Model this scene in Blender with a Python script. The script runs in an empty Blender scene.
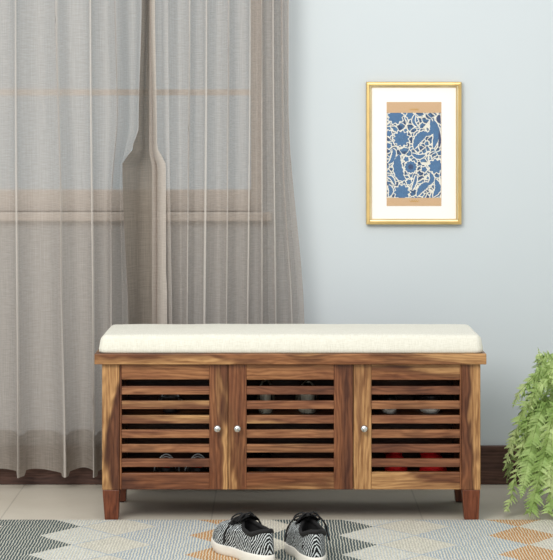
import bpy, bmesh, math, random
from mathutils import Vector, Matrix, noise as mnoise
R = math.radians
PI = math.pi
C = bpy.context.scene.collection
rnd = random.Random(7)

# ------------------------------------------------------------------ helpers
def lin(c):
    return tuple(((v/255)/12.92 if v/255 <= .04045 else ((v/255+.055)/1.055)**2.4) for v in c)

def obj(name, bm, m=None, parent=None, smooth=False):
    me = bpy.data.meshes.new(name)
    bm.normal_update()
    bm.to_mesh(me); bm.free()
    for mm in (m if isinstance(m, (list, tuple)) else [m]):
        if mm: me.materials.append(mm)
    if smooth:
        for p in me.polygons: p.use_smooth = True
    o = bpy.data.objects.new(name, me); C.objects.link(o)
    if parent: o.parent = parent
    return o

def tag(o, label=None, cat=None, group=None, kind=None):
    if label: o['label'] = label
    if cat: o['category'] = cat
    if group: o['group'] = group
    if kind: o['kind'] = kind
    return o

def thing(name, label, cat, loc=(0, 0, 0), rz=0, group=None):
    o = bpy.data.objects.new(name, None); C.objects.link(o)
    o.location = loc; o.rotation_euler = (0, 0, rz); o.empty_display_size = .05
    return tag(o, label, cat, group)

def struct(name, bm, m, parent=None, smooth=False):
    o = obj(name, bm, m, parent, smooth)
    if parent is None: o['kind'] = 'structure'
    return o

def box(bm, x0, x1, y0, y1, z0, z1, bev=0.0, seg=2):
    t = bmesh.new()
    vs = [t.verts.new(p) for p in [(x0,y0,z0),(x1,y0,z0),(x1,y1,z0),(x0,y1,z0),(x0,y0,z1),(x1,y0,z1),(x1,y1,z1),(x0,y1,z1)]]
    for f in [(0,3,2,1),(4,5,6,7),(0,1,5,4),(1,2,6,5),(2,3,7,6),(3,0,4,7)]:
        t.faces.new([vs[i] for i in f])
    if bev: bmesh.ops.bevel(t, geom=t.edges[:], offset=bev, segments=seg, affect='EDGES', profile=.5)
    merge(bm, t)

def merge(bm, t):
    me = bpy.data.meshes.new('tmp'); t.to_mesh(me); t.free(); bm.from_mesh(me); bpy.data.meshes.remove(me)

def catmull(pts, n=8):
    P = [Vector(p) for p in pts]; out = []
    for i in range(len(P)-1):
        p0 = P[max(i-1, 0)]; p1 = P[i]; p2 = P[i+1]; p3 = P[min(i+2, len(P)-1)]
        for k in range(n):
            t = k/n
            out.append(.5*((2*p1)+(-p0+p2)*t+(2*p0-5*p1+4*p2-p3)*t*t+(-p0+3*p1-3*p2+p3)*t**3))
    out.append(P[-1]); return out

def tube(bm, pts, r, seg=8, closed=False, flat=1.0):
    pts = [Vector(p) for p in pts]; n = len(pts); rings = []; up = Vector((0, 0, 1))
    for i, p in enumerate(pts):
        if closed: d = pts[(i+1) % n]-pts[i-1]
        else: d = pts[min(i+1, n-1)]-pts[max(i-1, 0)]
        d.normalize()
        a = d.cross(up)
        if a.length < 1e-3: a = d.cross(Vector((1, 0, 0)))
        a.normalize(); b = a.cross(d)
        rr = r(i/(n-1)) if callable(r) else r
        rings.append([bm.verts.new(p+a*math.cos(2*PI*k/seg)*rr+b*math.sin(2*PI*k/seg)*rr*flat) for k in range(seg)])
    for i in range(n if closed else n-1):
        A, B = rings[i], rings[(i+1) % n]
        for k in range(seg): bm.faces.new((A[k], A[(k+1) % seg], B[(k+1) % seg], B[k]))
    if not closed:
        bm.faces.new(rings[0][::-1]); bm.faces.new(rings[-1])

def lathe(bm, prof, seg=32, cx=0, cy=0, axis='z'):
    rings = []
    for r, h in prof:
        ring = []
        for k in range(seg):
            a = 2*PI*k/seg
            if axis == 'z': p = (cx+r*math.cos(a), cy+r*math.sin(a), h)
            else: p = (cx+r*math.cos(a), h, cy+r*math.sin(a))
            ring.append(bm.verts.new(p))
        rings.append(ring)
    for A, B in zip(rings, rings[1:]):
        for k in range(seg): bm.faces.new((A[k], A[(k+1) % seg], B[(k+1) % seg], B[k]))
    bm.faces.new(rings[0][::-1]); bm.faces.new(rings[-1])
    bmesh.ops.recalc_face_normals(bm, faces=bm.faces[:])

def keyf(keys, v):
    """piecewise smooth interpolation of (at, value) pairs"""
    if v <= keys[0][0]: return keys[0][1]
    for (a, x), (b, y) in zip(keys, keys[1:]):
        if v <= b:
            t = (v-a)/(b-a); t = t*t*(3-2*t); return x+(y-x)*t
    return keys[-1][1]

# ------------------------------------------------------------------ node helper
class NT:
    def __init__(s, name):
        s.m = bpy.data.materials.new(name); s.m.use_nodes = True
        s.t = s.m.node_tree; s.t.nodes.clear(); s.out = s.n('ShaderNodeOutputMaterial')
    def n(s, typ, props=None, **ins):
        nd = s.t.nodes.new(typ)
        for k, v in (props or {}).items(): setattr(nd, k, v)
        for k, v in ins.items(): s.set(nd, k.replace('_', ' '), v)
        return nd
    def set(s, nd, key, v):
        sock = nd.inputs[int(key)] if key.isdigit() else nd.inputs[key]
        if isinstance(v, bpy.types.NodeSocket): s.t.links.new(v, sock)
        elif isinstance(v, bpy.types.Node): s.t.links.new(v.outputs[0], sock)
        else:
            if isinstance(v, tuple) and len(v) == 3 and sock.type == 'RGBA': v = (*v, 1)
            sock.default_value = v
    def math(s, op, a, b=None, c=None, clamp=False):
        nd = s.t.nodes.new('ShaderNodeMath'); nd.operation = op; nd.use_clamp = clamp
        for i, v in enumerate((a, b, c)):
            if v is not None: s.set(nd, str(i), v)
        return nd.outputs[0]
    def mix(s, f, a, b, blend='MIX'):
        nd = s.t.nodes.new('ShaderNodeMix'); nd.data_type = 'RGBA'; nd.blend_type = blend
        s.set(nd, '0', f); s.set(nd, '6', a); s.set(nd, '7', b); return nd.outputs[2]
    def vmul(s, v, k):
        nd = s.t.nodes.new('ShaderNodeVectorMath'); nd.operation = 'MULTIPLY'; s.set(nd, '0', v); s.set(nd, '1', k); return nd.outputs[0]
    def vadd(s, v, k):
        nd = s.t.nodes.new('ShaderNodeVectorMath'); nd.operation = 'ADD'; s.set(nd, '0', v); s.set(nd, '1', k); return nd.outputs[0]
    def noise(s, v, scale, detail=3, rough=.5, dist=0):
        return s.n('ShaderNodeTexNoise', None, Vector=v, Scale=scale, Detail=detail, Roughness=rough, Distortion=dist).outputs[0]
    def ss(s, v, a, b):
        nd = s.t.nodes.new('ShaderNodeMapRange'); nd.interpolation_type = 'SMOOTHSTEP'
        s.set(nd, '0', v); s.set(nd, '1', a); s.set(nd, '2', b); return nd.outputs[0]
    def mr(s, v, a, b, c, d):
        nd = s.t.nodes.new('ShaderNodeMapRange'); 
        for i, q in enumerate((v, a, b, c, d)): s.set(nd, str(i), q)
        return nd.outputs[0]
    def objco(s): return s.n('ShaderNodeTexCoord').outputs['Object']
    def bump(s, h, strength=.3, dist=.002):
        return s.n('ShaderNodeBump', None, Height=h, Strength=strength, Distance=dist).outputs[0]
    def bsdf(s, col, rough=.6, metal=0, spec=.5, normal=None, **kw):
        b = s.n('ShaderNodeBsdfPrincipled'); s.set(b, 'Base Color', col); s.set(b, 'Roughness', rough); s.set(b, 'Metallic', metal)
        s.set(b, 'Specular IOR Level', spec)
        if normal is not None: s.set(b, 'Normal', normal)
        for k, v in kw.items(): s.set(b, k.replace('_', ' '), v)
        return b
    def done(s, sh):
        s.t.links.new(sh if isinstance(sh, bpy.types.NodeSocket) else sh.outputs[0], s.out.inputs[0]); return s.m

def plain(name, rgb, rough=.6, metal=0, spec=.5, var=.12, scale=60, bump=.15):
    t = NT(name); co = t.objco()
    n = t.noise(co, scale, 4)
    c = lin(rgb); c2 = tuple(v*(1-var) for v in c); c3 = tuple(min(1, v*(1+var)) for v in c)
    return t.done(t.bsdf(t.mix(n, c2, c3), rough, metal, spec, t.bump(n, bump, .001)))

# ------------------------------------------------------------------ materials
def m_wood(name, heart_d, heart_m, heart_l, sap, gloss=.38):
    t = NT(name)
    P = t.n('ShaderNodeAttribute', {'attribute_name': 'gp'}).outputs['Vector']
    S = t.n('ShaderNodeAttribute', {'attribute_name': 'sap'}).outputs['Fac']
    T = t.n('ShaderNodeAttribute', {'attribute_name': 'tone'}).outputs['Fac']
    Pn = t.vmul(P, (2.2, 9, 9))
    n1 = t.noise(Pn, 1.0, 3, .55, .4)
    n2 = t.noise(t.vmul(P, (3.5, 22, 22)), 1.0, 3, .55, .8)
    sx = t.n('ShaderNodeSeparateXYZ', None, Vector=P)
    # growth rings, warped so that they arch along the board
    ph = t.math('ADD', t.math('MULTIPLY', sx.outputs[1], 420), t.math('MULTIPLY', n1, 62))
    ph = t.math('ADD', ph, t.math('MULTIPLY', sx.outputs[2], 180))
    ring = t.math('MULTIPLY_ADD', t.math('SINE', ph), .5, .5)
    fine = t.noise(t.vmul(P, (9, 190, 190)), 1.0, 3, .65)
    mott = t.noise(t.vmul(P, (16, 46, 46)), 1.0, 4, .6, .6)
    h = t.math('ADD', t.math('MULTIPLY', n2, 1.15), t.math('MULTIPLY_ADD', T, 1.0, -.5))
    heart = t.mix(t.ss(h, .25, .62), lin(heart_d), lin(heart_m))
    heart = t.mix(t.ss(h, .55, .95), heart, lin(heart_l))
    sm = t.math('ADD', S, t.math('MULTIPLY_ADD', n1, 1.9, -.95))
    sm = t.math('ADD', sm, t.math('MULTIPLY_ADD', n2, .5, -.25))
    smask = t.ss(sm, .46, .74)
    edge = t.math('MULTIPLY', t.ss(sm, .36, .48), t.math('SUBTRACT', 1, smask))
    col = t.mix(smask, heart, lin(sap))
    col = t.mix(t.math('MULTIPLY', edge, .45), col, lin((70, 38, 22)))
    col = t.mix(t.math('MULTIPLY', ring, .5), col, t.mix(1.0, col, (.42, .34, .28), 'MULTIPLY'))
    col = t.mix(t.ss(fine, .46, .7), col, t.mix(1.0, col, (.55, .46, .4), 'MULTIPLY'))
    col = t.mix(t.math('MULTIPLY', t.ss(mott, .45, .75), .5), col, t.mix(1.0, col, (.62, .5, .42), 'MULTIPLY'))
    hh = t.math('ADD', t.math('MULTIPLY', fine, .7), t.math('MULTIPLY', ring, .3))
    return t.done(t.bsdf(col, gloss, 0, .35, t.bump(hh, .18, .0008)))

WOOD = m_wood('rosewood', (86, 50, 34), (134, 85, 55), (166, 116, 75), (192, 148, 98))
SLATW = m_wood('rosewood_slat', (92, 55, 38), (136, 88, 60), (168, 118, 80), (196, 152, 102), .45)
LEGW = m_wood('rosewood_leg', (84, 44, 28), (122, 68, 44), (140, 82, 54), (160, 104, 68))

def m_cushion():
    t = NT('cream_linen'); co = t.objco()
    a = t.noise(t.vmul(co, (900, 60, 60)), 1, 2); b = t.noise(t.vmul(co, (60, 900, 900)), 1, 2)
    w = t.math('ADD', t.math('MULTIPLY', a, .5), t.math('MULTIPLY', b, .5))
    col = t.mix(t.ss(w, .3, .7), lin((212, 209, 194)), lin((232, 230, 218)))
    return t.done(t.bsdf(col, .95, 0, .1, t.bump(w, .25, .001), Sheen_Weight=.15))

def m_curtain(name, opac, col1, col2, trl=.35):
    t = NT(name); co = t.n('ShaderNodeAttribute', {'attribute_name': 'cloth'}).outputs['Vector']
    h = t.noise(t.vmul(co, (26, 520, 1)), 1, 3, .6)     # horizontal slubs
    v = t.noise(t.vmul(co, (420, 9, 1)), 1, 3, .6)      # vertical threads
    w = t.math('ADD', t.math('MULTIPLY', h, .55), t.math('MULTIPLY', v, .45))
    col = t.mix(t.ss(w, .32, .68), lin(col1), lin(col2))
    band = t.ss(t.n('ShaderNodeSeparateXYZ', None, Vector=co).outputs[2], .62, 1.0)     # light on the fold ridges, painted in as paler, denser cloth
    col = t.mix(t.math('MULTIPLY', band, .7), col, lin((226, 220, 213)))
    nor = t.bump(w, .25, .001)
    d = t.n('ShaderNodeBsdfDiffuse', None, Color=col, Normal=nor)
    tr = t.n('ShaderNodeBsdfTranslucent', None, Color=col)
    sh = t.n('ShaderNodeMixShader'); t.set(sh, '0', trl); t.set(sh, '1', d); t.set(sh, '2', tr)
    tp = t.n('ShaderNodeBsdfTransparent')
    sm = t.n('ShaderNodeMixShader')
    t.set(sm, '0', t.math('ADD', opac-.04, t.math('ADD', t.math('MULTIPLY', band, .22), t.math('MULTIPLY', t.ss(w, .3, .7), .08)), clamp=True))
    t.set(sm, '1', tp); t.set(sm, '2', sh)
    return t.done(sm)

def m_rug():
    t = NT('woven_rug'); co = t.objco()
    wob = t.noise(co, 30, 2)
    co2 = t.vadd(co, t.vmul(t.n('ShaderNodeTexNoise', None, Vector=co, Scale=45, Detail=3).outputs['Color'], (.010, .014, 0)))
    s = t.n('ShaderNodeSeparateXYZ', None, Vector=co2); X, Y = s.outputs[0], s.outputs[1]
    P = .81; s0x = t.n('ShaderNodeSeparateXYZ', None, Vector=co).outputs[0]
    # zigzag: T = 1 at the tips of the dark field, 0 half a repeat away
    T = t.math('ABSOLUTE', t.math('MULTIPLY_ADD', t.math('FRACT', t.math('MULTIPLY_ADD', Y, 1/.262, .11/.262+20)), 2, -1))
    x = t.math('MULTIPLY', t.math('FRACT', t.math('MULTIPLY_ADD', X, 1/P, (.531+.006)/P+10)), P)
    lt = lambda a, b: t.math('LESS_THAN', a, b)
    gt = lambda a, b: t.math('GREATER_THAN', a, b)
    mul = lambda a, b: t.math('MULTIPLY', a, b)
    dark = mul(gt(x, t.math('MULTIPLY_ADD', T, .08, .513)), lt(x, t.math('MULTIPLY_ADD', T, .10, .71)))
    dcr = t.math('SUBTRACT', t.math('ABSOLUTE', t.math('SUBTRACT', x, .108)), t.math('MULTIPLY', T, .108))
    cream = lt(dcr, 0)
    line = lt(t.math('ABSOLUTE', dcr), .0035)
    blue = mul(t.math('SUBTRACT', 1, cream), mul(gt(x, .108), lt(x, .40)))
    orange = lt(t.math('SUBTRACT', t.math('ABSOLUTE', t.math('SUBTRACT', x, .40)), t.math('MULTIPLY_ADD', T, -.095, .095)), 0)
    pale = mul(t.math('SUBTRACT', 1, cream), t.math('MAXIMUM', lt(x, .108), gt(x, .71)))
    pale = mul(pale, t.math('SUBTRACT', 1, dark))
    # weave: ribs run away from the camera side of the rug to its far edge
    X1 = t.math('MULTIPLY_ADD', wob, .008, s0x)
    st = t.math('MULTIPLY_ADD', t.math('SINE', mul(X1, 2*PI/.0080)), .5, .5)
    wv = t.math('MULTIPLY_ADD', t.math('SINE', mul(Y, 2*PI/.012)), .5, .5)
    fz = t.noise(t.vmul(co, (200, 90, 100)), 1, 4, .75)
    CR = lin((222, 218, 202)); CR2 = lin((204, 201, 190))
    stt = t.ss(t.math('ADD', st, t.math('MULTIPLY_ADD', fz, .9, -.45)), .35, .65)
    st2 = t.ss(t.math('ADD', st, t.math('MULTIPLY_ADD', fz, .9, -.45)), .18, .42)
    base = t.mix(stt, CR, CR2)
    def two(c): return t.mix(stt, CR, lin(c))
    col = t.mix(pale, base, t.mix(t.math('MULTIPLY', stt, .7), CR, lin((196, 204, 208))))
    col = t.mix(blue, col, two((164, 178, 190)))
    col = t.mix(line, col, lin((180, 190, 198)))
    col = t.mix(orange, col, t.mix(st2, lin((222, 210, 186)), lin((196, 148, 100))))
    col = t.mix(dark, col, t.mix(st2, lin((204, 202, 188)), lin((84, 97, 100))))
    col = t.mix(t.ss(fz, .35, .75), col, t.mix(1.0, col, (.66, .65, .62), 'MULTIPLY'))
    hgt = t.math('ADD', mul(st, .6), t.math('ADD', mul(wv, .2), mul(fz, .5)))
    return t.done(t.bsdf(col, .95, 0, .1, t.bump(hgt, .6, .004)))

def m_floor():
    t = NT('floor_tiles'); co = t.n('ShaderNodeTexCoord').outputs['Object']
    s = t.n('ShaderNodeSeparateXYZ', None, Vector=co)
    def seam(v, off):
        f = t.math('FRACT', t.math('MULTIPLY_ADD', v, 1/.6, off/.6+20))
        return t.math('LESS_THAN', t.math('ABSOLUTE', t.math('SUBTRACT', f, .5)), .0022/.6)
    g = t.math('MAXIMUM', seam(s.outputs[0], .785+.3), seam(s.outputs[1], .3+.03))
    n = t.noise(co, 3, 5, .6); n2 = t.noise(co, 60, 3)
    col = t.mix(t.ss(n, .3, .7), lin((204, 196, 180)), lin((216, 209, 194)))
    col = t.mix(t.math('MULTIPLY', n2, .25), col, lin((196, 188, 172)))
    col = t.mix(t.math('MULTIPLY', g, .35), col, lin((130, 124, 112)))
    return t.done(t.bsdf(col, .32, 0, .4, t.bump(t.math('SUBTRACT', 1, g), .3, .001)))

def m_wall():
    t = NT('painted_wall'); co = t.objco()
    n = t.noise(co, 1.2, 4, .6); n2 = t.noise(co, 90, 4, .6)
    col = t.mix(n, lin((199, 207, 211)), lin((206, 213, 216)))
    return t.done(t.bsdf(col, .85, 0, .2, t.bump(n2, .08, .001)))

def m_art():
    """blue block print: blue cells parted by cream veins"""
    t = NT('blue_block_print'); co = t.objco()
    d = t.n('ShaderNodeTexNoise', None, Vector=co, Scale=40, Detail=2).outputs['Color']
    v = t.vadd(co, t.vmul(d, (.02, 0, .02)))
    e = t.n('ShaderNodeTexVoronoi', {'feature': 'DISTANCE_TO_EDGE'}, Vector=v, Scale=62).outputs['Distance']
    e2 = t.n('ShaderNodeTexVoronoi', {'feature': 'F1'}, Vector=v, Scale=62).outputs['Color']
    blue = t.mix(t.ss(t.noise(co, 90, 2), .35, .65), lin((34, 62, 100)), lin((74, 118, 158)))
    col = t.mix(t.ss(e, .05, .11), lin((232, 228, 214)), blue)
    return t.done(t.bsdf(col, .8, 0, .2))

def m_leaf():
    t = NT('fern_leaf'); co = t.objco()
    n = t.noise(co, 14, 3); n2 = t.noise(co, 120, 2)
    col = t.mix(t.ss(n, .3, .7), lin((154, 184, 106)), lin((214, 228, 166)))
    col = t.mix(t.math('MULTIPLY', n2, .4), col, lin((174, 204, 122)))
    b = t.bsdf(col, .5, 0, .3)
    tr = t.n('ShaderNodeBsdfTranslucent', None, Color=col)
    mx = t.n('ShaderNodeMixShader'); t.set(mx, '0', .3); t.set(mx, '1', b); t.set(mx, '2', tr)
    return t.done(mx)

def m_zebra():
    t = NT('black_white_knit'); co = t.objco()
    s = t.n('ShaderNodeSeparateXYZ', None, Vector=co)
    n = t.noise(co, 28, 2); n3 = t.noise(co, 190, 2)
    # chevrons meeting on the heel line
    ay = t.math('ABSOLUTE', s.outputs[1])
    ph = t.math('ADD', t.math('MULTIPLY', s.outputs[0], 720), t.math('MULTIPLY', s.outputs[2], 480))
    ph = t.math('ADD', ph, t.math('MULTIPLY', ay, 560))
    ph = t.math('ADD', ph, t.math('MULTIPLY', n, 22)); ph = t.math('ADD', ph, t.math('MULTIPLY', n3, 4))
    w = t.math('MULTIPLY_ADD', t.math('SINE', ph), .5, .5)
    col = t.mix(t.ss(w, .6, .88), lin((26, 27, 28)), lin((206, 212, 212)))
    return t.done(t.bsdf(col, .85, 0, .2, t.bump(w, .3, .001)))

WALL = m_wall(); FLOOR = m_floor(); RUG = m_rug(); CUSH = m_cushion(); LEAF = m_leaf(); ART = m_art(); ZEB = m_zebra()
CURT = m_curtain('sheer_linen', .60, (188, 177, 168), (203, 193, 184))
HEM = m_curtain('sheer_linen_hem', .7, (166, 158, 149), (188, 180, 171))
SHEM_LIT = m_curtain('lit_doubled_linen', .86, (192, 183, 173), (208, 199, 190), .25)  # same linen doubled, its colour lightened to look lit
SHEM_SHADE = m_curtain('shaded_folded_linen', .94, (140, 131, 121), (160, 151, 140), .12)  # same linen, the shade of the fold painted into its colour
CHROME = plain('chrome', (225, 225, 222), .16, 1, var=.02)
GOLD = plain('gold_leaf', (226, 194, 128), .34, .85, var=.15, scale=25)
GOLDL = plain('pale_gilt', (236, 222, 180), .3, .9, var=.08, scale=25)
MAT_ = plain('white_mat', (250, 249, 246), .9, var=.01)
PAPER = plain('tan_paper', (208, 172, 132), .9, var=.05, scale=200)
OCHRE = plain('ochre_ink', (196, 150, 70), .8)
BLUE1 = plain('print_blue', (62, 108, 152), .8, var=.3, scale=120)
BLUE2 = plain('print_navy', (38, 62, 104), .8, var=.3, scale=120)
INKC = plain('print_cream', (236, 232, 220), .8, var=.03)
BASEW = m_wood('dark_baseboard', (66, 46, 40), (98, 70, 60), (122, 92, 78), (112, 84, 72), .5)
WINF = plain('window_beige', (236, 229, 221), .5, var=.04)
BLK = plain('black_canvas', (13, 12, 13), .8)
BLKL = plain('black_lining', (14, 13, 14), .9)
SOLE = plain('white_rubber', (226, 222, 212), .6, var=.04)
GREYS = plain('grey_suede', (176, 172, 156), .9)
DARKS = plain('dark_leather', (34, 30, 30), .5)
REDS = plain('red_canvas', (226, 20, 28), .7)
SILV = plain('silver_strap', (190, 195, 195), .3, .7)
POTM = plain('taupe_pot', (112, 104, 98), .7)
SOIL = plain('potting_soil', (60, 46, 36), .95, var=.4, scale=200)
STEM = plain('fern_stem', (120, 140, 72), .6)
FELT = plain('black_foot_pad', (25, 22, 20), .9)
def m_glass():
    t = NT('clear_pane')
    g = t.n('ShaderNodeBsdfGlossy', None, Roughness=.02); tp = t.n('ShaderNodeBsdfTransparent')
    mx = t.n('ShaderNodeMixShader'); t.set(mx, '0', .04); t.set(mx, '1', tp); t.set(mx, '2', g)
    return t.done(mx)
GLASS = m_glass()

# ------------------------------------------------------------------ camera
HC, D0, F = 1.1, 6.0, 2124.0
HZ = 132.0
cam = bpy.data.cameras.new('camera'); co_ = bpy.data.objects.new('camera', cam); C.objects.link(co_)
co_.location = (0, -D0, HC); co_.rotation_euler = (PI/2, 0, 0)
cam.sensor_fit = 'HORIZONTAL'; cam.sensor_width = 36; cam.lens = F/553*36
cam.shift_y = -(280-HZ)/553; cam.clip_start = .1; cam.clip_end = 100
bpy.context.scene.camera = co_
def at(px, py, Y):
    s = F/(D0+Y); return ((px-276.5)/s, HC-(py-HZ)/s)
def ax(px, Y): return at(px, 0, Y)[0]
def az(py, Y): return at(0, py, Y)[1]

# ------------------------------------------------------------------ room
WY = .64
bm = bmesh.new(); box(bm, -2.6, 2.6, -6.6, WY+.14, -.05, 0); struct('floor', bm, FLOOR)
wx0, wx1, wz0, wz1 = -1.75, ax(262, WY), az(212, WY), 2.15
bm = bmesh.new()
box(bm, -2.6, wx0, WY, WY+.14, 0, 2.7); box(bm, wx1, 2.6, WY, WY+.14, 0, 2.7)
box(bm, wx0, wx1, WY, WY+.14, 0, wz0); box(bm, wx0, wx1, WY, WY+.14, wz1, 2.7)
struct('wall_back', bm, WALL)
# window: frame, bars, pane, sill
bm = bmesh.new(); f = .035
box(bm, wx0, wx0+f, WY+.04, WY+.09, wz0, wz1); box(bm, wx1-f, wx1, WY+.04, WY+.09, wz0, wz1)
box(bm, wx0+f, wx1-f, WY+.041, WY+.089, wz0, az(190, WY), .004); box(bm, wx0+f, wx1-f, WY+.041, WY+.089, wz1-f, wz1)
box(bm, wx0+f, wx1-f, WY+.045, WY+.085, az(95, WY), az(89, WY))
box(bm, -.92, -.885, WY+.042, WY+.087, wz0, wz1)
win = struct('window_1', bm, WINF)
bm = bmesh.new(); box(bm, wx0+.01, wx1-.01, WY+.062, WY+.066, wz0+.02, wz1-.01); obj('pane', bm, GLASS, win)
bm = bmesh.new(); box(bm, wx0-.03, wx1+.03, WY-.03, WY+.05, wz0-.028, wz0, .005); obj('window_sill', bm, WINF, win)

def stamp(bm, fn):
    """gp / sap / tone attributes on the vertices of a wood piece"""
    g = bm.verts.layers.float_vector.new('gp'); s = bm.verts.layers.float.new('sap'); t = bm.verts.layers.float.new('tone')
    for v in bm.verts: v[g], v[s], v[t] = fn(v.co)

def wbox(bm, x0, x1, y0, y1, z0, z1, grain='x', tone=.5, sap=(0, 0), sapax='v', bev=.0015, taper=None, seed=None):
    """one board; sap = sapwood amount at the low and the high side of it"""
    t = bmesh.new(); box(t, x0, x1, y0, y1, z0, z1, bev)
    if taper:
        for v in t.verts:
            k = 1-(v.co.z-z0)/(z1-z0); cx = (x0+x1)/2+taper[1]*k
            v.co.x = cx+(v.co.x-(x0+x1)/2)*(1-taper[0]*k)
            v.co.y = (y0+y1)/2+(v.co.y-(y0+y1)/2)*(1-taper[0]*k)
    rr = random.Random(seed if seed is not None else rnd.random())
    off = Vector((rr.uniform(0, 30), rr.uniform(0, 30), rr.uniform(0, 30)))
    def fn(c):
        if grain == 'x': p = Vector((c.x, c.z, c.y)); k = (c.z-z0)/(z1-z0); k2 = (c.x-x0)/(x1-x0)
        elif grain == 'z': p = Vector((c.z, c.x, c.y)); k = (c.x-x0)/(x1-x0); k2 = (c.z-z0)/(z1-z0)
        else: p = Vector((c.y, c.x, c.z)); k = (c.x-x0)/(x1-x0); k2 = 0
        if sapax == 'u': k = k2
        return p+off, sap[0]*(1-k)+sap[1]*k, tone
    stamp(t, fn); merge(bm, t)

for nm, x0, x1 in (('baseboard_back', -2.6, 2.6),):
    bm = bmesh.new(); wbox(bm, x0, x1, WY-.016, WY, 0, .121, 'x', .45, bev=.003); struct(nm, bm, BASEW)

# ------------------------------------------------------------------ curtains
CY = .545
S_C = F/(D0+CY)
def cpx(px): return (px-276.5)/S_C
ZB, ZT = .042, 2.325
def curtain(name, label, ridges, ampl, overlap, edge0, edge1, hemlift):
    """ridges: for every fold, keys of (photo row, photo column) followed downwards"""
    def line(z):
        py = HZ+(HC-z)*S_C
        return [cpx(keyf(r, py)) for r in ridges]
    nz = [ZB+(.17-ZB)*i/8 for i in range(8)]+[.17+(ZT-.17)*i/70 for i in range(71)]
    per = 26; nR = len(ridges); nu = (nR-1)*per
    def point(z, i):
        rs = line(z); k = i/per; a = min(int(k), nR-2); fr = k-a
        # catmull interpolation of the fold positions
        p0 = rs[max(a-1, 0)] if a > 0 else 2*rs[0]-rs[1]; p1 = rs[a]; p2 = rs[a+1]; p3 = rs[a+2] if a+2 < nR else 2*rs[-1]-rs[-2]
        t = fr; x = .5*((2*p1)+(-p0+p2)*t+(2*p0-5*p1+4*p2-p3)*t*t+(-p0+3*p1-3*p2+p3)*t**3)
        wloc = p2-p1; ph = 2*PI*k
        A = ampl[a]*(1-fr)+ampl[min(a+1, nR-1)]*fr
        O = overlap[a]*(1-fr)+overlap[min(a+1, nR-1)]*fr
        flare = 1+.25*(1-min(1, z/1.3))
        x -= O*wloc*math.sin(ph)/(2*PI)*.72 + .0022*math.sin(ph*2.3+z*2.1+a)
        y = CY-A*(1.05 if A < .05 else 1)*flare*math.cos(ph)+.006*mnoise.noise(Vector((x*9, z*1.3, 3.1)))*flare
        y += .009*mnoise.noise(Vector((x*24, z*1.6, 7.7)))
        return Vector((x, y, z))
    def sheet(zs, dy=0):
        bm = bmesh.new(); L = bm.verts.layers.float_vector.new('cloth'); rows = []
        arc = [0.0]
        for i in range(1, nu+1): arc.append(arc[-1]+(point(.8, i)-point(.8, i-1)).length)
        for z in zs:
            row = []
            for i in range(nu+1):
                p = point(max(z, ZB), i); p.y -= dy
                zz = z
                if z < .3: zz = z+hemlift*(1-z/.3)*(.5+.5*mnoise.noise(Vector((p.x*11, 0, 1))))*(1 if p.y > CY-.01 else 0)
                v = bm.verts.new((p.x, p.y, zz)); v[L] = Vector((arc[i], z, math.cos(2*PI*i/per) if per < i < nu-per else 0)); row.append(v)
            rows.append(row)
        for A, B in zip(rows, rows[1:]):
            for i in range(nu): bm.faces.new((A[i], A[i+1], B[i+1], B[i]))
        return bm
    root = thing(name, label, 'curtain', ((line(1)[0]+line(1)[-1])/2, CY, 0))
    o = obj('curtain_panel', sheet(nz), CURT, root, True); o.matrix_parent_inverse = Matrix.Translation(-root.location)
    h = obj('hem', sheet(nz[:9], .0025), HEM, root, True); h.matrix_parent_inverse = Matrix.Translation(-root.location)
    h['label'] = 'doubled darker hem band'
    return root
H = lambda *k: [(k[i], k[i+1]) for i in range(0, len(k), 2)]
cl = curtain('curtain', 'sheer taupe curtain panel on the left, hanging from frame edge to beside the bench',
    [H(0,-170), H(0,-135,480,-130), H(0,-98,480,-94), H(0,-60,480,-55), H(0,-21,480,-18), H(0,17,480,20), H(0,57,230,62,480,66), H(0,91,480,95),
     H(0,116,110,118,200,112,480,112), H(0,144,128,141,148,135,164,125,330,131,480,133)],
    [.034,.036,.034,.036,.036,.038,.03,.034,.026,.06], [1.1,1.2,1.1,1.25,1.2,1.25,1.0,1.2,.9,.0], 0, 0, .03)
cr = curtain('curtain', 'sheer taupe curtain panel behind the bench, its right edge against the bare wall',
    [H(0,150,150,150,168,153,480,153), H(0,168,480,172), H(0,190,480,187), H(0,207,480,204), H(0,229,480,226), H(0,250,480,247),
     H(0,262,480,262), H(0,273,480,277), H(0,282,150,283,330,292,480,300), H(0,289,100,289,330,305,480,312)],
    [.02,.018,.034,.022,.034,.03,.022,.042,.026,.012], [0,.5,1.15,1.0,1.2,1.3,1.2,1.3,1.0,.2], 0, 0, .03)
def side_fold(root, label, cols, dy, mat, n=110):
    """doubled cloth of a leading edge: columns of (photo row, photo column) keys, each at its own depth"""
    bm = bmesh.new(); L = bm.verts.layers.float_vector.new('cloth'); rows = []
    for i in range(n+1):
        z = ZB+.012+(ZT-ZB-.012)*i/n; py = HZ+(HC-z)*S_C; row = []
        pts = []
        for qi, (c, d) in enumerate(zip(cols, dy)):
            dd = keyf(d, py) if isinstance(d, list) else d
            if qi == 0 and dd < -.05:      # sewn on to the rim of the panel
                pts.append(Vector((cpx(keyf(c, py))-.003, CY-.06*(1+.25*(1-min(1, z/1.3)))-.004, z))); continue
            s_ = F/(D0+CY+dd); pts.append(Vector(((keyf(c, py)-276.5)/s_, CY+dd, z)))
        for k, p in enumerate(catmull(pts, 5)):
            v = bm.verts.new(p); v[L] = Vector((k*.006, z, 0)); row.append(v)
        rows.append(row)
    for A, B in zip(rows, rows[1:]):
        for k in range(len(A)-1): bm.faces.new((A[k], A[k+1], B[k+1], B[k]))
    o = obj('folded_edge', bm, mat, root, True); o.matrix_parent_inverse = Matrix.Translation(-root.location); o['label'] = label
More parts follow.
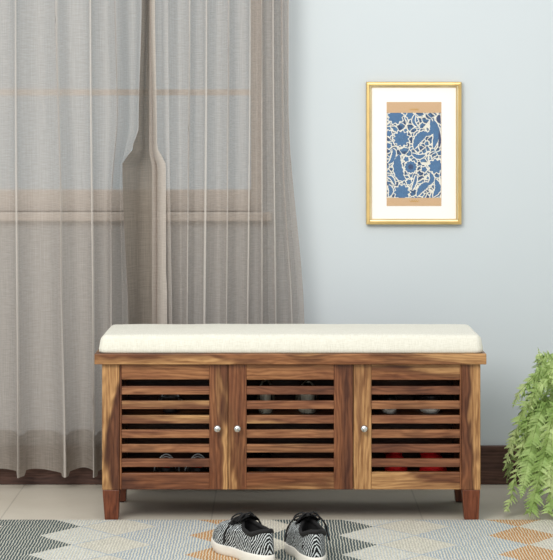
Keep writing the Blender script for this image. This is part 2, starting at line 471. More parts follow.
EDGE = H(0,144,128,141,148,135,164,125,330,131,480,133)
side_fold(cl, 'inner edge with painted-in shade, turned back towards the wall', [EDGE, H(0,146,150,142,168,134,480,138), H(0,147,150,145,170,143,480,144), H(0,151,150,151,170,158,480,158)],
          [-.062, .0, .044, .056], SHEM_SHADE)
side_fold(cr, 'doubled inner edge, tinted lighter as lit', [H(0,147,150,149,168,153,480,153), H(0,151,150,155,168,160,480,160), H(0,155,145,157,166,166,270,166,290,167,480,168)],
          [.03, -.022, -.03], SHEM_LIT)
rod = thing('curtain_rod', 'dark metal curtain rod above the window carrying both curtain panels', 'curtain rod', (-.8, CY, 2.34))
bm = bmesh.new(); tube(bm, [(-1.4, 0, 0), (1.05, 0, 0)], .011, 12); obj('pole', bm, DARKS, rod, True)
for sx in (-1.4, 1.05):
    bm = bmesh.new(); bmesh.ops.create_uvsphere(bm, u_segments=16, v_segments=10, radius=.022, matrix=Matrix.Translation((sx, 0, 0))); obj('finial', bm, DARKS, rod, True)
for sx in (-1.3, .95):
    bm = bmesh.new(); box(bm, sx-.008, sx+.008, 0, WY-CY, -.012, .0, .002); obj('bracket', bm, DARKS, rod)

# ------------------------------------------------------------------ bench
X = lambda px: ax(px, 0)
Z = lambda py: az(py, 0)
bx0, bx1 = X(102), X(480.5); BD = .35; zb, zt = Z(490), Z(364)
bench = thing('shoe_bench', 'rosewood shoe storage bench with three slatted doors standing behind the rug', 'bench', ((bx0+bx1)/2, BD/2, 0))
BI = Matrix.Translation(-bench.location)
def bpart(name, bm, m=WOOD, parent=None, label=None):
    o = obj(name, bm, m, parent or bench)
    if parent is None: o.matrix_parent_inverse = BI
    if label: o['label'] = label
    return o
bm = bmesh.new()
wbox(bm, X(94.8), X(486), -.014, BD+.01, Z(364), Z(353.2), 'x', .72, (.62, .58), bev=.002, seed=27); bpart('top_board', bm)
pz = [(119.5, 102, .4, (.95, .5), .8, 5), (462, 480.5, .5, (.05, .95), .6, 6)]
for a, b, tn, sp, _, sd in pz:
    x0, x1 = sorted((X(a), X(b)))
    bm = bmesh.new(); wbox(bm, x0, x1, 0, .05, zb, zt, 'z', tn, sp if a > 200 else (.95, .72), bev=.002, seed=sd); bpart('corner_post', bm)
    bm = bmesh.new(); wbox(bm, x0, x1, BD-.05, BD, zb, zt, 'z', .5, (.4, .4)); bpart('corner_post', bm)
    for y0 in (.0005, BD-.0505):
        bm = bmesh.new(); wbox(bm, x0+.001, x1-.001, y0, y0+.048, .003, zb, 'z', .5, (0, 0), taper=(.2, .0015), bev=.002)
        l = bpart('leg', bm, LEGW)
        bm = bmesh.new(); box(bm, x0+.01, x1-.01, y0+.01, y0+.04, 0, .0035); p = obj('foot_pad', bm, FELT, l)
for x0, x1 in ((bx0+.002, bx0+.018), (bx1-.018, bx1-.002)):
    bm = bmesh.new(); wbox(bm, x0, x1, .05, BD-.05, zb, zt, 'y', .5, (.3, .3)); bpart('side_panel', bm)
ix0, ix1 = bx0+.018, bx1-.018
bm = bmesh.new(); wbox(bm, ix0, ix1, BD-.018, BD-.006, zb+.012, zt, 'x', .3, (0, 0)); bpart('back_panel', bm)
bm = bmesh.new(); wbox(bm, ix0, ix1, .03, BD-.018, zb, zb+.014, 'x', .3, (0, 0)); bpart('bottom_panel', bm)
d1, d2 = X(228), X(353.3); ZSH = .2955
for i, (x0, x1) in enumerate(((ix0, d1-.008), (d1+.008, d2-.008), (d2+.008, ix1))):
    bm = bmesh.new(); wbox(bm, x0, x1, .035, BD-.018, ZSH-.014, ZSH, 'x', .3, (0, 0)); bpart('shelf', bm)
for d in (d1, d2):
    bm = bmesh.new(); wbox(bm, d-.008, d+.008, .03, BD-.018, zb+.014, zt, 'z', .3, (0, 0)); bpart('divider', bm)
def door(L, Rr, o0, o1, top, bot, st, knob, seeds, tones, saps, slats):
    """photo columns of the door, of its opening; photo rows of the opening"""
    g = .0009; y0, y1 = .001, .024
    bm = bmesh.new()
    wbox(bm, X(L)+g, X(o0), y0, y1, zb+.001, zt-.001, 'z', tones[0], saps[0], seed=seeds[0])
    wbox(bm, X(o1), X(Rr)-g, y0, y1, zb+.001, zt-.001, 'z', tones[1], saps[1], seed=seeds[1])
    wbox(bm, X(o0), X(o1), y0+.0006, y1, Z(top), zt-.001, 'x', tones[2], saps[2], seed=seeds[2])
    wbox(bm, X(o0), X(o1), y0+.0006, y1, zb+.001, Z(bot), 'x', tones[3], saps[3], seed=seeds[3])
    d = bpart('door', bm)
    d.matrix_parent_inverse = BI
    for i in range(6):
        zc = Z(390.6+i*(467-390.6+.0)/5*.949)
        bm = bmesh.new()
        wbox(bm, X(o0)-.003, X(o1)+.003, .005, .019, zc-.0118, zc+.0112, 'x', slats[i][0], slats[i][1], seed=seeds[0]*10+i, bev=.001)
        obj('slat', bm, SLATW, d)
    bm = bmesh.new()
    lathe(bm, [(.0005, 0), (.0045, 0), (.0042, -.008), (.005, -.010), (.0095, -.013), (.0112, -.017), (.0105, -.021), (.007, -.0245), (.003, -.0258), (.0005, -.026)], 20, 0, 0, 'y')
    for v in bm.verts: v.co += Vector((X(knob[0]), .001, Z(knob[1])))
    obj('knob', bm, CHROME, d, True)['label'] = 'round polished chrome knob'
    return d
r = rnd
def sl(base):
    return [(base+r.uniform(-.15, .2), (0, r.choice((0, 0, .4)))) for _ in range(6)]
door(119.5, 228, 121.5, 209.3, 379.6, 473.4, 0, (217.5, 428), (31, 32, 33, 34), (.4, .42, .7, .38), ((.1, .1), (0, .62), (.5, .1), (0, 0)),
     [(.6,(0,0)), (.65,(.35,.5)), (.6,(.2,.5)), (.7,(.1,0)), (.75,(.3,.3)), (.45,(0,0))])
door(228, 353.3, 246.5, 334, 379.8, 473.0, 0, (237.5, 428), (41, 49, 43, 44), (.6, .36, .75, .62), ((.62, .2), (0, .05), (.45, .1), (.5, .2)),
     [(.4,(0,0)), (.55,(.1,0)), (.7,(.5,.3)), (.65,(.3,.2)), (.85,(.55,.4)), (.5,(0,0))])
door(353.3, 462, 371.5, 460, 380, 472.4, 0, (364, 428), (51, 52, 53, 54), (.7, .5, .6, .7), ((.85, .75), (.2, .2), (.1, .75), (.6, .5)),
     [(.4,(0,0)), (.8,(.5,.3)), (.6,(.1,.2)), (.65,(.3,.2)), (.5,(.0,0)), (.45,(0,.2))])

# ------------------------------------------------------------------ cushion
def cushion():
    x0, x1, y0, y1, z0, h = X(98.5), X(483.5), -.008, BD+.005, Z(353.2)+.0005, .051
    nx, ny, nl = 96, 36, 12
    bm = bmesh.new(); cx, cy = (x0+x1)/2, (y0+y1)/2; hx, hy = (x1-x0)/2, (y1-y0)/2
    def top(u, v):
        x = cx+hx*u; y = cy+hy*v
        ex = (1-abs(u))*hx; ey = (1-abs(v))*hy
        rr = .022; k = 1
        for e in (ex, ey):
            if e < rr: k *= math.sqrt(max(0, 1-((rr-e)/rr)**2))**.75
        z = z0+.012+(h-.012)*k+.006*(1-u*u)*(1-v*v)*1.0+.0012*mnoise.noise(Vector((x*9, y*9, 0)))*k
        return x, y, z
    def grad(i, n):    # denser samples near the rims
        s = -1+2*i/n; return math.sin(s*PI/2)*.55+s*.45
    g = [[bm.verts.new(top(grad(i, nx), grad(j, ny))) for j in range(ny+1)] for i in range(nx+1)]
    for i in range(nx):
        for j in range(ny): bm.faces.new((g[i][j], g[i+1][j], g[i+1][j+1], g[i][j+1]))
    for v in bm.verts:                         # round the four corners in plan
        dx = abs(v.co.x-cx)-(hx-.022); dy = abs(v.co.y-cy)-(hy-.022)
        if dx > 0 and dy > 0:
            m = max(dx, dy)/math.hypot(dx, dy) if math.hypot(dx, dy) > 0 else 1
            v.co.x = cx+math.copysign(hx-.022+dx*m, v.co.x-cx); v.co.y = cy+math.copysign(hy-.022+dy*m, v.co.y-cy)
    bd = [e for e in bm.edges if e.is_boundary]
    r = bmesh.ops.extrude_edge_only(bm, edges=bd); vs = [e for e in r['geom'] if isinstance(e, bmesh.types.BMVert)]
    for v in vs: v.co.z = z0+.003
    bd = [e for e in bm.edges if e.is_boundary]
    r = bmesh.ops.extrude_edge_only(bm, edges=bd); vs = [e for e in r['geom'] if isinstance(e, bmesh.types.BMVert)]
    for v in vs: v.co = Vector((cx+(v.co.x-cx)*.99, cy+(v.co.y-cy)*.98, z0))
    bmesh.ops.contextual_create(bm, geom=[e for e in bm.edges if e.is_boundary])
    bmesh.ops.recalc_face_normals(bm, faces=bm.faces[:])
    o = obj('seat_cushion', bm, CUSH, None, True)
    tag(o, 'long cream fabric seat cushion lying on top of the wooden bench', 'cushion')
cushion()

# ------------------------------------------------------------------ picture
PY = WY-.004
fx0, fx1, fz0, fz1 = ax(366.3, PY-.02), ax(461.8, PY-.02), az(224.6, PY-.02), az(81.8, PY-.02)
pic = thing('picture_frame', 'gold framed blue floral block print with white mat hanging on the wall', 'picture', ((fx0+fx1)/2, PY, fz0))
PI_ = Matrix.Translation(-pic.location)
def ppart(name, bm, m, parent=None, smooth=False):
    o = obj(name, bm, m, parent or pic, smooth)
    if not parent: o.matrix_parent_inverse = PI_
    return o
def frame_bar(bm, quad):     # moulding profile swept round the picture
    prof = [(0, 0), (0, -.014), (.003, -.019), (.008, -.020), (.011, -.016), (.0125, -.0155), (.016, -.012), (.0175, -.008), (.0175, 0)]
    cs = [(quad[0], quad[2], 1, 1), (quad[1], quad[2], -1, 1), (quad[1], quad[3], -1, -1), (quad[0], quad[3], 1, -1)]
    rings = [[bm.verts.new((x+sx*a, PY+b, z+sz*a)) for a, b in prof] for x, z, sx, sz in cs]
    for i in range(4):
        A, B = rings[i], rings[(i+1) % 4]
        for k in range(len(prof)-1): bm.faces.new((A[k], B[k], B[k+1], A[k+1]))
    bmesh.ops.recalc_face_normals(bm, faces=bm.faces[:])
    for k, f_ in enumerate(bm.faces): f_.material_index = 1 if k % (len(prof)-1) in (4, 5) else 0
bm = bmesh.new(); frame_bar(bm, (fx0, fx1, fz0, fz1)); ppart('moulding', bm, [GOLD, GOLDL])
bm = bmesh.new(); box(bm, fx0+.016, fx1-.016, PY-.006, PY-.002, fz0+.016, fz1-.016); ppart('mat', bm, MAT_)
def PX(px): return ax(px, PY-.006)
def PZ(py): return az(py, PY-.006)
bm = bmesh.new(); box(bm, PX(386.6), PX(441.4), PY-.0066, PY-.006, PZ(206), PZ(102)); pap = ppart('backing_paper', bm, PAPER)
bm = bmesh.new(); box(bm, PX(387), PX(441), PY-.0070, PY-.0066, PZ(197.8), PZ(112.8)); ppart('print', bm, ART)
# floral figures of the print, traced as flat ink shapes (4.48 crop pixels per photo pixel)
def Q(u, v): return PX(375+u/4.48), PZ(90+v/4.48)
ink = bmesh.new()
def shape(pts, y, mi):
    x0_, z0_ = PX(387), PZ(197.8); x1_, z1_ = PX(441), PZ(112.8)
    vs = []
    for u, v in pts:
        x, z = Q(u, v); vs.append(ink.verts.new((min(max(x, x0_), x1_), y, min(max(z, z0_), z1_))))
    try: f = ink.faces.new(vs[::-1]); f.material_index = mi
    except ValueError: pass
def rosette(cu, cv, rr, n=10, sc=.14, asp=1, mi=0, rot=0):
    for k, (grow, lay, mm) in enumerate(((5, -.0072, 2), (0, -.0074, mi))):
        shape([(cu+(rr+grow)*(1+sc*math.cos(n*a))*math.cos(a+rot), cv+asp*(rr+grow)*(1+sc*math.cos(n*a))*math.sin(a+rot)) for a in [2*PI*i/90 for i in range(90)]], PY+lay-.00002*len(ink.faces)/10, mm)
def leafs(path, wf, mi=0):
    P = catmull([(a, b, 0) for a, b in path], 8)
    for grow, lay, mm in ((4.5, -.0075, 2), (0, -.0077, mi)):
        l, r_ = [], []
        for i, p in enumerate(P):
            d = (P[min(i+1, len(P)-1)]-P[max(i-1, 0)]).normalized(); n = Vector((-d.y, d.x, 0)); w = wf*math.sin(PI*(i+.3)/(len(P)-.4))**.8*(1+.12*math.sin(i*2.2))+grow
            l.append((p.x+n.x*w, p.y+n.y*w)); r_.append((p.x-n.x*w, p.y-n.y*w))
        shape(l+r_[::-1], PY+lay-.00002*len(ink.faces)/10, mm)
for a in ((118, 218, 33, 11), (92, 118, 32, 9), (120, 458, 32, 10), (272, 342, 30, 9), (158, 114, 17, 6), (152, 412, 11, 6), (200, 440, 9, 6), (180, 135, 12, 5), (220, 356, 12, 5), (62, 195, 13, 6), (60, 250, 12, 6), (140, 310, 11, 5)):
    rosette(*a, rot=a[0])
rosette(160, 345, 26, 12, .08); rosette(160, 345, 12, 8, .1, mi=1)
leafs([(175, 262), (190, 225), (215, 200), (238, 195)], 18); leafs([(232, 205), (256, 180), (250, 130)], 11)
leafs([(108, 290), (100, 330), (112, 385), (135, 400)], 20); leafs([(188, 475), (205, 445), (228, 425), (240, 420)], 15); leafs([(236, 428), (256, 400), (246, 370)], 10)
leafs([(58, 330), (76, 315), (86, 280), (78, 262)], 9); leafs([(262, 135), (276, 190), (262, 260)], 14); leafs([(290, 110), (284, 130), (292, 150)], 10, 1)
leafs([(288, 180), (290, 230), (285, 260)], 6, 1); leafs([(270, 400), (282, 440), (262, 476)], 13); leafs([(165, 285), (195, 300), (225, 290)], 9); leafs([(180, 110), (172, 140), (190, 165)], 6)
leafs([(60, 425), (72, 450), (64, 476)], 9, 0); leafs([(55, 385), (75, 395), (90, 425)], 6); leafs([(185, 380), (180, 410), (165, 450)], 6)
ppart('floral_motif', ink, [BLUE1, BLUE2, INKC])
for v in (87, 498):
    bm = bmesh.new()
    for k in range(-4, 5):
        x, z = Q(176+k*5, v); rr = .0022 if abs(k) < 4 else .0014
        bmesh.ops.create_circle(bm, cap_ends=True, segments=8, radius=rr, matrix=Matrix.Translation((x, PY-.0068, z+.0012*(-1)**k)) @ Matrix.Rotation(PI/2, 4, 'X'))
    ppart('stamp_mark', bm, OCHRE)
bm = bmesh.new(); box(bm, fx0+.017, fx1-.017, PY-.0105, PY-.0095, fz0+.017, fz1-.017); ppart('glass_pane', bm, GLASS)

# ------------------------------------------------------------------ rug
def rug():
    x0, x1, y0, y1 = -1.55, 1.5, -1.45, -.004; nx, ny = 120, 40
    bm = bmesh.new(); th = .0075
    def pos(i, j, z):
        x = x0+(x1-x0)*i/nx; y = y0+(y1-y0)*j/ny
        if j == ny: y += .0016*mnoise.noise(Vector((x*26, 0, 0)))
        return (x, y, z)
    g = [[bm.verts.new(pos(i, j, th if 0 < i < nx and 0 < j < ny else th*.75)) for j in range(ny+1)] for i in range(nx+1)]
    for i in range(nx):
        for j in range(ny): bm.faces.new((g[i][j], g[i+1][j], g[i+1][j+1], g[i][j+1]))
    r = bmesh.ops.extrude_edge_only(bm, edges=[e for e in bm.edges if e.is_boundary])
    for v in [e for e in r['geom'] if isinstance(e, bmesh.types.BMVert)]: v.co.z = .0003
    bmesh.ops.recalc_face_normals(bm, faces=bm.faces[:])
    o = obj('rug', bm, RUG); tag(o, 'flatwoven rug with grey, blue and orange diamond pattern on the tiled floor', 'rug')
rug()

# ------------------------------------------------------------------ shoes
def outline(L, W, n=72):
    """sole outline, heel at x=0, toe at x=L; inner side (+y) a little straighter"""
    pts = []
    for i in range(n):
        a = 2*PI*i/n; c, s = math.cos(a), math.sin(a)
        x = L/2-L/2*math.copysign(abs(c)**.92, c)     # a=0 at the heel
        t = x/L
        w = W/2*keyf([(0, .70), (.2, .74), (.42, .70), (.7, 1.0), (.88, .92), (1, .78)], t)
        pts.append((x, w*math.copysign(abs(s)**.72, s)*(1.0 if s > 0 else .96)))
    return pts
def shoe(root, L, W, HT, um, sm, lm, sole=.026, laces=True, open_to=.47, low=False, tongue=True, side=1):
    n = 72; base = outline(L, W, n)
    def toe_spring(x): return .006*max(0, (x/L-.75)/.25)**2
    bm = bmesh.new(); rings = []
    for z, k in ((0, .93), (.003, .975), (sole*.4, 1.0), (sole*.85, 1.0), (sole, .975), (sole, .80)):
        rings.append([bm.verts.new((L/2+(x-L/2)*(k if k > .9 else .9), y*side*k, z+toe_spring(x))) for x, y in base])
    for A, B in zip(rings, rings[1:]):
        for i in range(n): bm.faces.new((A[i], A[(i+1) % n], B[(i+1) % n], B[i]))
    bm.faces.new(rings[0][::-1]); bm.faces.new(rings[-1])
    bmesh.ops.recalc_face_normals(bm, faces=bm.faces[:])
    obj('sole', bm, sm, root, True)
    # collar loop
    col = []
    for i in range(n):
        a = 2*PI*i/n; c, s = math.cos(a), math.sin(a)
        x0, x1 = L*.035, L*open_to; x = (x0+x1)/2-(x1-x0)/2*c; t = (x-x0)/(x1-x0)
        w = W*(.30 if not low else .34)*keyf([(0, .62), (.3, .95), (.6, .88), (1, .55)], t)
        z = HT*keyf([(0, .84), (.35, .72), (.6, .76), (1, .92)], t)
        col.append(Vector((x, w*side*math.copysign(abs(s)**.85, s), z)))
    bm = bmesh.new(); rings = []; K = 12
    for k in range(K+1):
        f = k/K; a = 1-math.cos(f*PI/2); ring = []
        for i in range(n):
            x, y = base[i]; b = Vector((L/2+(x-L/2)*.975, y*.94*side, sole-.004+toe_spring(x)))
            tp = col[i]; toe = keyf([(.5, 0), (1, 1)], x/L)
            g = math.sin(f*PI/2)**.85; g = g*(1-.0*toe)+0*toe
            p = b.lerp(tp, a**(1+.1*toe)); p.z = b.z+(tp.z-b.z)*(g if toe < .01 else (1-toe)*g+toe*(.62*math.sin(min(1, f*1.35)*PI/2)**.9+.38*f**1.5))
            ring.append(bm.verts.new(p))
        rings.append(ring)
    for A, B in zip(rings, rings[1:]):
        for i in range(n): bm.faces.new((A[i], A[(i+1) % n], B[(i+1) % n], B[i]))
    bmesh.ops.recalc_face_normals(bm, faces=bm.faces[:])
    up = obj('upper', bm, um, root, True)
    # lining and insole
    bm = bmesh.new(); prev = [bm.verts.new(p) for p in col]
    for k, (dz, sh) in enumerate(((-.012, .95), (-.03, 1.02), (None, 1.0))):
        cur = []
        for p in col:
            z = sole+.004 if dz is None else p.z+dz
            cx = L*.26; cur.append(bm.verts.new((cx+(p.x-cx)*sh, p.y*sh, max(z, sole+.004))))
        for i in range(n): bm.faces.new((prev[i], prev[(i+1) % n], cur[(i+1) % n], cur[i]))
        prev = cur
    bm.faces.new(prev); obj('lining', bm, BLKL, root, True)
    bm = bmesh.new(); tube(bm, [p+Vector((0, 0, .001)) for p in col], .0045 if laces else .0025, 8, True, 1.4); obj('collar', bm, lm, root, True)
    if tongue:
        bm = bmesh.new(); x0, x1 = L*(open_to-.10), L*.68; NN = 14; rows = []
        for i in range(NN+1):
            t = i/NN; x = x0+(x1-x0)*t; w = W*(.24-.02*t); z = HT*(1.06-.10*t-.36*t*t)+.001
            row = []
            for j in range(9):
                s = -1+j/4; row.append(bm.verts.new((x, w*s, z-.020*s*s*(.5+t*.4))))
            rows.append(row)
        for A, B in zip(rows, rows[1:]):
            for j in range(8): bm.faces.new((A[j], A[j+1], B[j+1], B[j]))
        bmesh.ops.solidify(bm, geom=bm.faces[:], thickness=.004); obj('tongue', bm, lm, root, True)
    if laces:
        bm = bmesh.new()
        for i in range(4):
            t = .15+i*.2; x = L*(open_to-.06)+(L*.66-L*(open_to-.06))*t; z = HT*(1.06-.10*t-.36*t*t)+.006
            for q in (-1, 1):
                tube(bm, catmull([(x-q*.005, -W*.25, z-.018), (x-q*.003, -W*.12, z-.003), (x, 0, z+.001), (x+q*.003, W*.12, z-.003), (x+q*.005, W*.25, z-.018)], 4), .0024, 6, False, .7)
        kx, kz = L*.45, HT*1.04
        for q in (-1, 1):
            tube(bm, catmull([(kx, 0, kz), (kx+.010, q*.014, kz+.006), (kx+.020, q*.030, kz-.004), (kx+.014, q*.032, kz-.014), (kx+.004, q*.014, kz-.004), (kx, 0, kz)], 5), .0034, 6, False, .7)
            tube(bm, catmull([(kx, 0, kz), (kx+.008, q*.028, kz-.004), (kx+.012, q*.047, kz-.026), (kx+.020, q*.053, kz-.046), (kx+.012, q*.058, kz-.068)], 6), .0032, 6, False, .7)
        bmesh.ops.create_uvsphere(bm, u_segments=10, v_segments=6, radius=.007, matrix=Matrix.Translation((kx, 0, kz)))
        obj('lace', bm, lm, root, True)

def place_shoe(heel_px, heel_py, toe_px, toe_py, L, z0):
    """ground points seen at two photo positions -> heel location and heading"""
    def g(px, py):
        s = (py-HZ)/(HC-z0); return Vector(((px-276.5)/s, F/s-D0))
    h, t = g(heel_px, heel_py), g(toe_px, toe_py); mid = (h+t)/2; d = (t-h).normalized()
    p = mid-d*L/2
    return (p.x, p.y, z0), math.atan2(d.y, d.x)
RZ = .0077
loc, rz = place_shoe(271, 566, 218, 545, .30, RZ)
s1 = thing('sneaker', 'zebra knit sneaker with black laces, the left of the two on the rug', 'shoe', loc, rz, 'pair of sneakers on the rug')
shoe(s1, .30, .112, .100, ZEB, SOLE, BLK, side=1)
loc, rz = place_shoe(321, 573, 294, 541, .30, RZ)
s2 = thing('sneaker', 'zebra knit sneaker seen from its heel, the right of the two on the rug', 'shoe', loc, rz, 'pair of sneakers on the rug')
shoe(s2, .30, .108, .104, ZEB, SOLE, BLK, side=-1)

# shoes kept inside the bench (seen through the slats)
def inside(px, Yf, z, L, toe_out, label, um, sm, W=.085, HT=.085, cat='shoe', group=None, name='slip_on_shoe', sole=.018, rot=0, tongue=False, low=True):
    Xc = ax(px, Yf)
    if toe_out: loc = (Xc, Yf+L, z); rz_ = -PI/2+rot
    else: loc = (Xc, Yf, z); rz_ = PI/2+rot
    o = thing(name, label, cat, loc, rz_, group); shoe(o, L, W, HT, um, sm, um, sole=sole, laces=False, open_to=.5, low=low, tongue=tongue); return o
SZ = ZSH+.0005; BZ = zb+.0145
inside(265.5, .045, SZ, .24, False, 'grey shoe on the upper shelf behind the middle door, nearer its knob', GREYS, GREYS, .062, .088, group='grey shoes behind the middle door')
inside(308, .045, SZ, .24, False, 'wider grey shoe on the upper shelf behind the middle door, farther from its knob', GREYS, GREYS, .078, .085, group='grey shoes behind the middle door')
inside(390, .045, SZ, .24, False, 'dark shoe with pale sole on the upper shelf behind right door, nearer its knob', DARKS, SOLE, .068, .05, group='dark shoes behind the right door', sole=.014)
inside(432, .050, SZ, .25, False, 'dark shoe with wide pale sole on the upper shelf behind right door, farther from knob', DARKS, SOLE, .088, .055, group='dark shoes behind the right door', sole=.016)
inside(397, .045, BZ, .24, True, 'red shoe on the bottom behind the right door, nearer its knob', REDS, REDS, .076, .07, group='red shoes behind the right door')
inside(435, .050, BZ, .24, True, 'red shoe with pale sole at the bottom behind the right door, farther from knob', REDS, SOLE, .09, .07, group='red shoes behind the right door', sole=.014)
inside(262, .06, BZ, .24, True, 'dark shoe with grey sole at the bottom behind the middle door', DARKS, GREYS, .08, .06, sole=.014)

def sandal(px, Yf, z, label, name='strappy_sandal', group=None, red=True, hue=DARKS):
    L, W = .235, .078; o = thing(name, label, 'sandal', (ax(px, Yf), Yf, z), PI/2+.04, group)
    base = outline(L, W, 48); bm = bmesh.new()
    def hz(x): return .030*(1-keyf([(.12, 0), (.62, 1)], x/L))
    A = [bm.verts.new((x, y, hz(x))) for x, y in base]; B = [bm.verts.new((x, y, hz(x)+.008)) for x, y in base]
    for i in range(48): bm.faces.new((A[i], A[(i+1) % 48], B[(i+1) % 48], B[i]))
    bm.faces.new(A[::-1]); bm.faces.new(B); obj('sole', bm, hue, o)
    bm = bmesh.new(); lathe(bm, [(.018, 0), (.02, .004), (.024, .03)], 20, .03, 0); obj('heel', bm, hue, o, True)
    bm = bmesh.new()
    vs = [bm.verts.new((L/2+(x-L/2)*.9, y*.88, hz(x)+.0088)) for x, y in base]; bm.faces.new(vs); obj('insole', bm, REDS if red else hue, o)
    bm = bmesh.new()
    for x, h, k in ((.055, .044, .62), (.075, .040, .66), (.15, .036, .95), (.175, .030, .98), (.2, .024, .9)):
        bm = bmesh.new()
        w = W/2*k; tube(bm, catmull([(x, -w, hz(x)+.006), (x+.004, -w*.8, hz(x)+h*.7), (x+.008, 0, hz(x)+h), (x+.004, w*.8, hz(x)+h*.7), (x, w, hz(x)+.006)], 6), .0022, 6)
        obj('strap', bm, SILV, o, True)['label'] = 'silver strap'
    bm = bmesh.new(); tube(bm, catmull([(.055, -.03, .04), (.012, -.022, .044), (.004, 0, .046), (.012, .022, .044), (.055, .03, .04)], 6), .003, 6); obj('back_strap', bm, REDS if red else hue, o, True)
    return o
sandal(166, .05, BZ, 'dark silver-strapped sandal behind the left door, on the hinge side of the bottom', group='sandals behind the left door')
sandal(198, .05, BZ, 'dark sandal with red insole behind the left door, under the knob side', group='sandals behind the left door')
s = sandal(170, .06, SZ, 'dark sandal with silver buckle on the upper shelf behind the left door', red=False)

# ------------------------------------------------------------------ fern
fc = Vector((ax(596, .14), .14, 0))
fern = thing('potted_fern', 'light green potted fern with cascading fronds at the right edge beside the bench', 'plant', fc)
bm = bmesh.new()
lathe(bm, [(.002, 0), (.088, 0), (.092, .004), (.112, .26), (.118, .262), (.12, .28), (.115, .284), (.106, .28), (.105, .262), (.002, .262)], 48)
obj('pot', bm, POTM, fern, True)
bm = bmesh.new(); lathe(bm, [(.002, .2625), (.1045, .2625), (.09, .272), (.04, .280), (.002, .282)], 32)
for v in bm.verts: v.co.z += .003*mnoise.noise(v.co*60)
obj('soil', bm, SOIL, fern)
def frond(az_, e0, L, bend, width, seed):
    rr = random.Random(seed); n = 30; ds = L/n; twist = rr.uniform(-1.3, 1.3); drop = R(rr.choice((rr.uniform(20, 60), rr.uniform(60, 86))))
    p = Vector((.03*math.cos(az_), .03*math.sin(az_), .277)); pts = [p.copy()]; a = az_; dirs = []
    wob = rr.uniform(-.07, .07)
    for i in range(n):
        s = (i+.5)/n; e = e0-(e0+drop)*min(1, (s*L/bend))**1.2
        d = Vector((math.cos(a)*math.cos(e), math.sin(a)*math.cos(e), math.sin(e)))
        rad = math.hypot(p.x, p.y)
        if p.z+d.z*ds < .022+.012*rr.random(): d = Vector((math.cos(a), math.sin(a), 0))
        if rad < .128 and p.z < .30 and i > 3: d = (d+Vector((math.cos(a), math.sin(a), .5))).normalized()
        if rad > .168: d = Vector((d.x*.25, d.y*.25, d.z if abs(d.z) > .2 else -.3)).normalized() if p.z > .03 else Vector((-math.sin(a), math.cos(a), 0))
        a += wob+rr.uniform(-.05, .05); p = p+d*ds; dirs.append(d); pts.append(p.copy())
    bm = bmesh.new()
    tube(bm, pts, lambda t: .0016*(1-.7*t), 5)
    for f in bm.faces: f.material_index = 1
    m = int(L/.0092)
    for k in range(m):
        s = .14+.86*k/m; q = s*n; i = min(int(q), n-1); c = pts[i].lerp(pts[i+1], q-i); d = dirs[i]
        lat = Vector((-math.sin(az_), math.cos(az_), 0)); lat = (lat-d*lat.dot(d)).normalized(); nor = lat.cross(d)
        lat, nor = lat*math.cos(twist)+nor*math.sin(twist), nor*math.cos(twist)-lat*math.sin(twist)
        ln = width*(math.sin(PI*min(1, (s-.1)/.95*.9+.1))**.7)*rr.uniform(.8, 1.12)
        if s > .9: ln *= (1-s)/.1*.8+.2
        for sd in (-1, 1):
            dirp = (lat*sd*.9+d*.42+nor*rr.uniform(-.8, .8)).normalized()
            dn = (nor-dirp*nor.dot(dirp)).normalized(); wv = dirp.cross(dn); T = 8; w0 = .0036+ln*.055
            mid = []; inn = ([], []); P = []
            for j in range(T+1):
                t = j/T; bp = c+dirp*ln*t+Vector((0, 0, -1))*ln*.22*t*t
                P.append(bp); mid.append(bm.verts.new(bp)); w = w0*(1-.9*t**1.5)
                for q2, sg in ((0, 1), (1, -1)): inn[q2].append(bm.verts.new(bp+wv*sg*w*.30))
            for j in range(T):
                t = (j+.5)/T; w = w0*(1-.85*t**1.5)
                for q2, sg in ((0, 1), (1, -1)):
                    A, B = inn[q2][j], inn[q2][j+1]
                    bm.faces.new((mid[j], mid[j+1], B, A))
                    tip = bm.verts.new(P[j].lerp(P[j+1], .8)+wv*sg*w+dirp*ln*.05+dn*.0012*rr.uniform(-1, 1))
                    tip2 = bm.verts.new(P[j].lerp(P[j+1], .25)+wv*sg*w*.9)
                    bm.faces.new((A, B, tip, tip2))
    o = obj('frond', bm, [LEAF, STEM], fern)
rf = random.Random(11)
for k, (aa, ee, ll) in enumerate(((PI, 66, .23), (PI*.93, 58, .25), (PI*1.1, 62, .22), (PI*1.05, 46, .22))): frond(aa, R(ee), ll, .9, .022, 200+k)
NF = 94
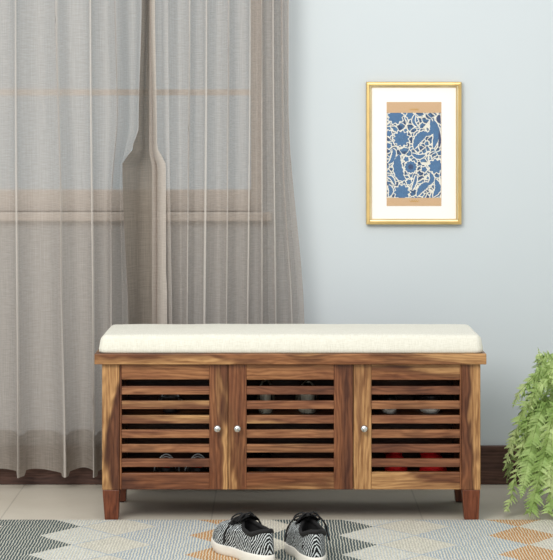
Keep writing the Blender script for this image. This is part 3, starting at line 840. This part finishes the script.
for i in range(NF):
    az_ = i*2.39996+rf.uniform(-.2, .2); lvl = i/NF
    if lvl < .55: frond(az_, R(rf.uniform(30, 62)), rf.uniform(.32, .54), rf.uniform(.17, .27), rf.uniform(.030, .042), i)
    else: frond(az_, R(rf.uniform(66, 88)), rf.uniform(.22, .34), rf.uniform(.30, .46), rf.uniform(.024, .038), i)

# ------------------------------------------------------------------ light
w = bpy.data.worlds.new('world'); bpy.context.scene.world = w; w.use_nodes = True
nt = w.node_tree; bg = nt.nodes['Background']
tc = nt.nodes.new('ShaderNodeTexCoord'); sp = nt.nodes.new('ShaderNodeSeparateXYZ'); nt.links.new(tc.outputs['Generated'], sp.inputs[0])
mr = nt.nodes.new('ShaderNodeMapRange'); mr.interpolation_type = 'SMOOTHSTEP'; nt.links.new(sp.outputs[1], mr.inputs[0])
for i, v in ((1, .0), (2, .5), (3, 0), (4, 1)): mr.inputs[i].default_value = v
mx = nt.nodes.new('ShaderNodeMix'); mx.data_type = 'RGBA'; nt.links.new(mr.outputs[0], mx.inputs[0])
mx.inputs[6].default_value = (.70, .72, .735, 1); mx.inputs[7].default_value = (.50, .58, .61, 1)   # daylight beyond the window
nt.links.new(mx.outputs[2], bg.inputs[0]); bg.inputs[1].default_value = 1.0
def area(name, loc, tgt, sx, sy, power, col=(1, 1, 1)):
    l = bpy.data.lights.new(name, 'AREA'); l.shape = 'RECTANGLE'; l.size = sx; l.size_y = sy; l.energy = power; l.color = col
    o = bpy.data.objects.new(name, l); C.objects.link(o); o.location = loc
    o.rotation_euler = (Vector(tgt)-Vector(loc)).to_track_quat('-Z', 'Y').to_euler()
area('softbox', (-1.9, -3.8, 3.2), (.2, .3, .5), 2.0, 2.0, 132, (1, .97, .92))
area('ceiling_softbox', (.2, -3.0, 3.4), (.4, .3, .3), 2.4, 2.0, 54, (1, .99, .97))

sc = bpy.context.scene
sc.view_settings.view_transform = 'Standard'; sc.view_settings.look = 'None'
sc.view_settings.gamma = 1; sc.view_settings.use_curve_mapping = False; sc.view_settings.exposure = 0.0
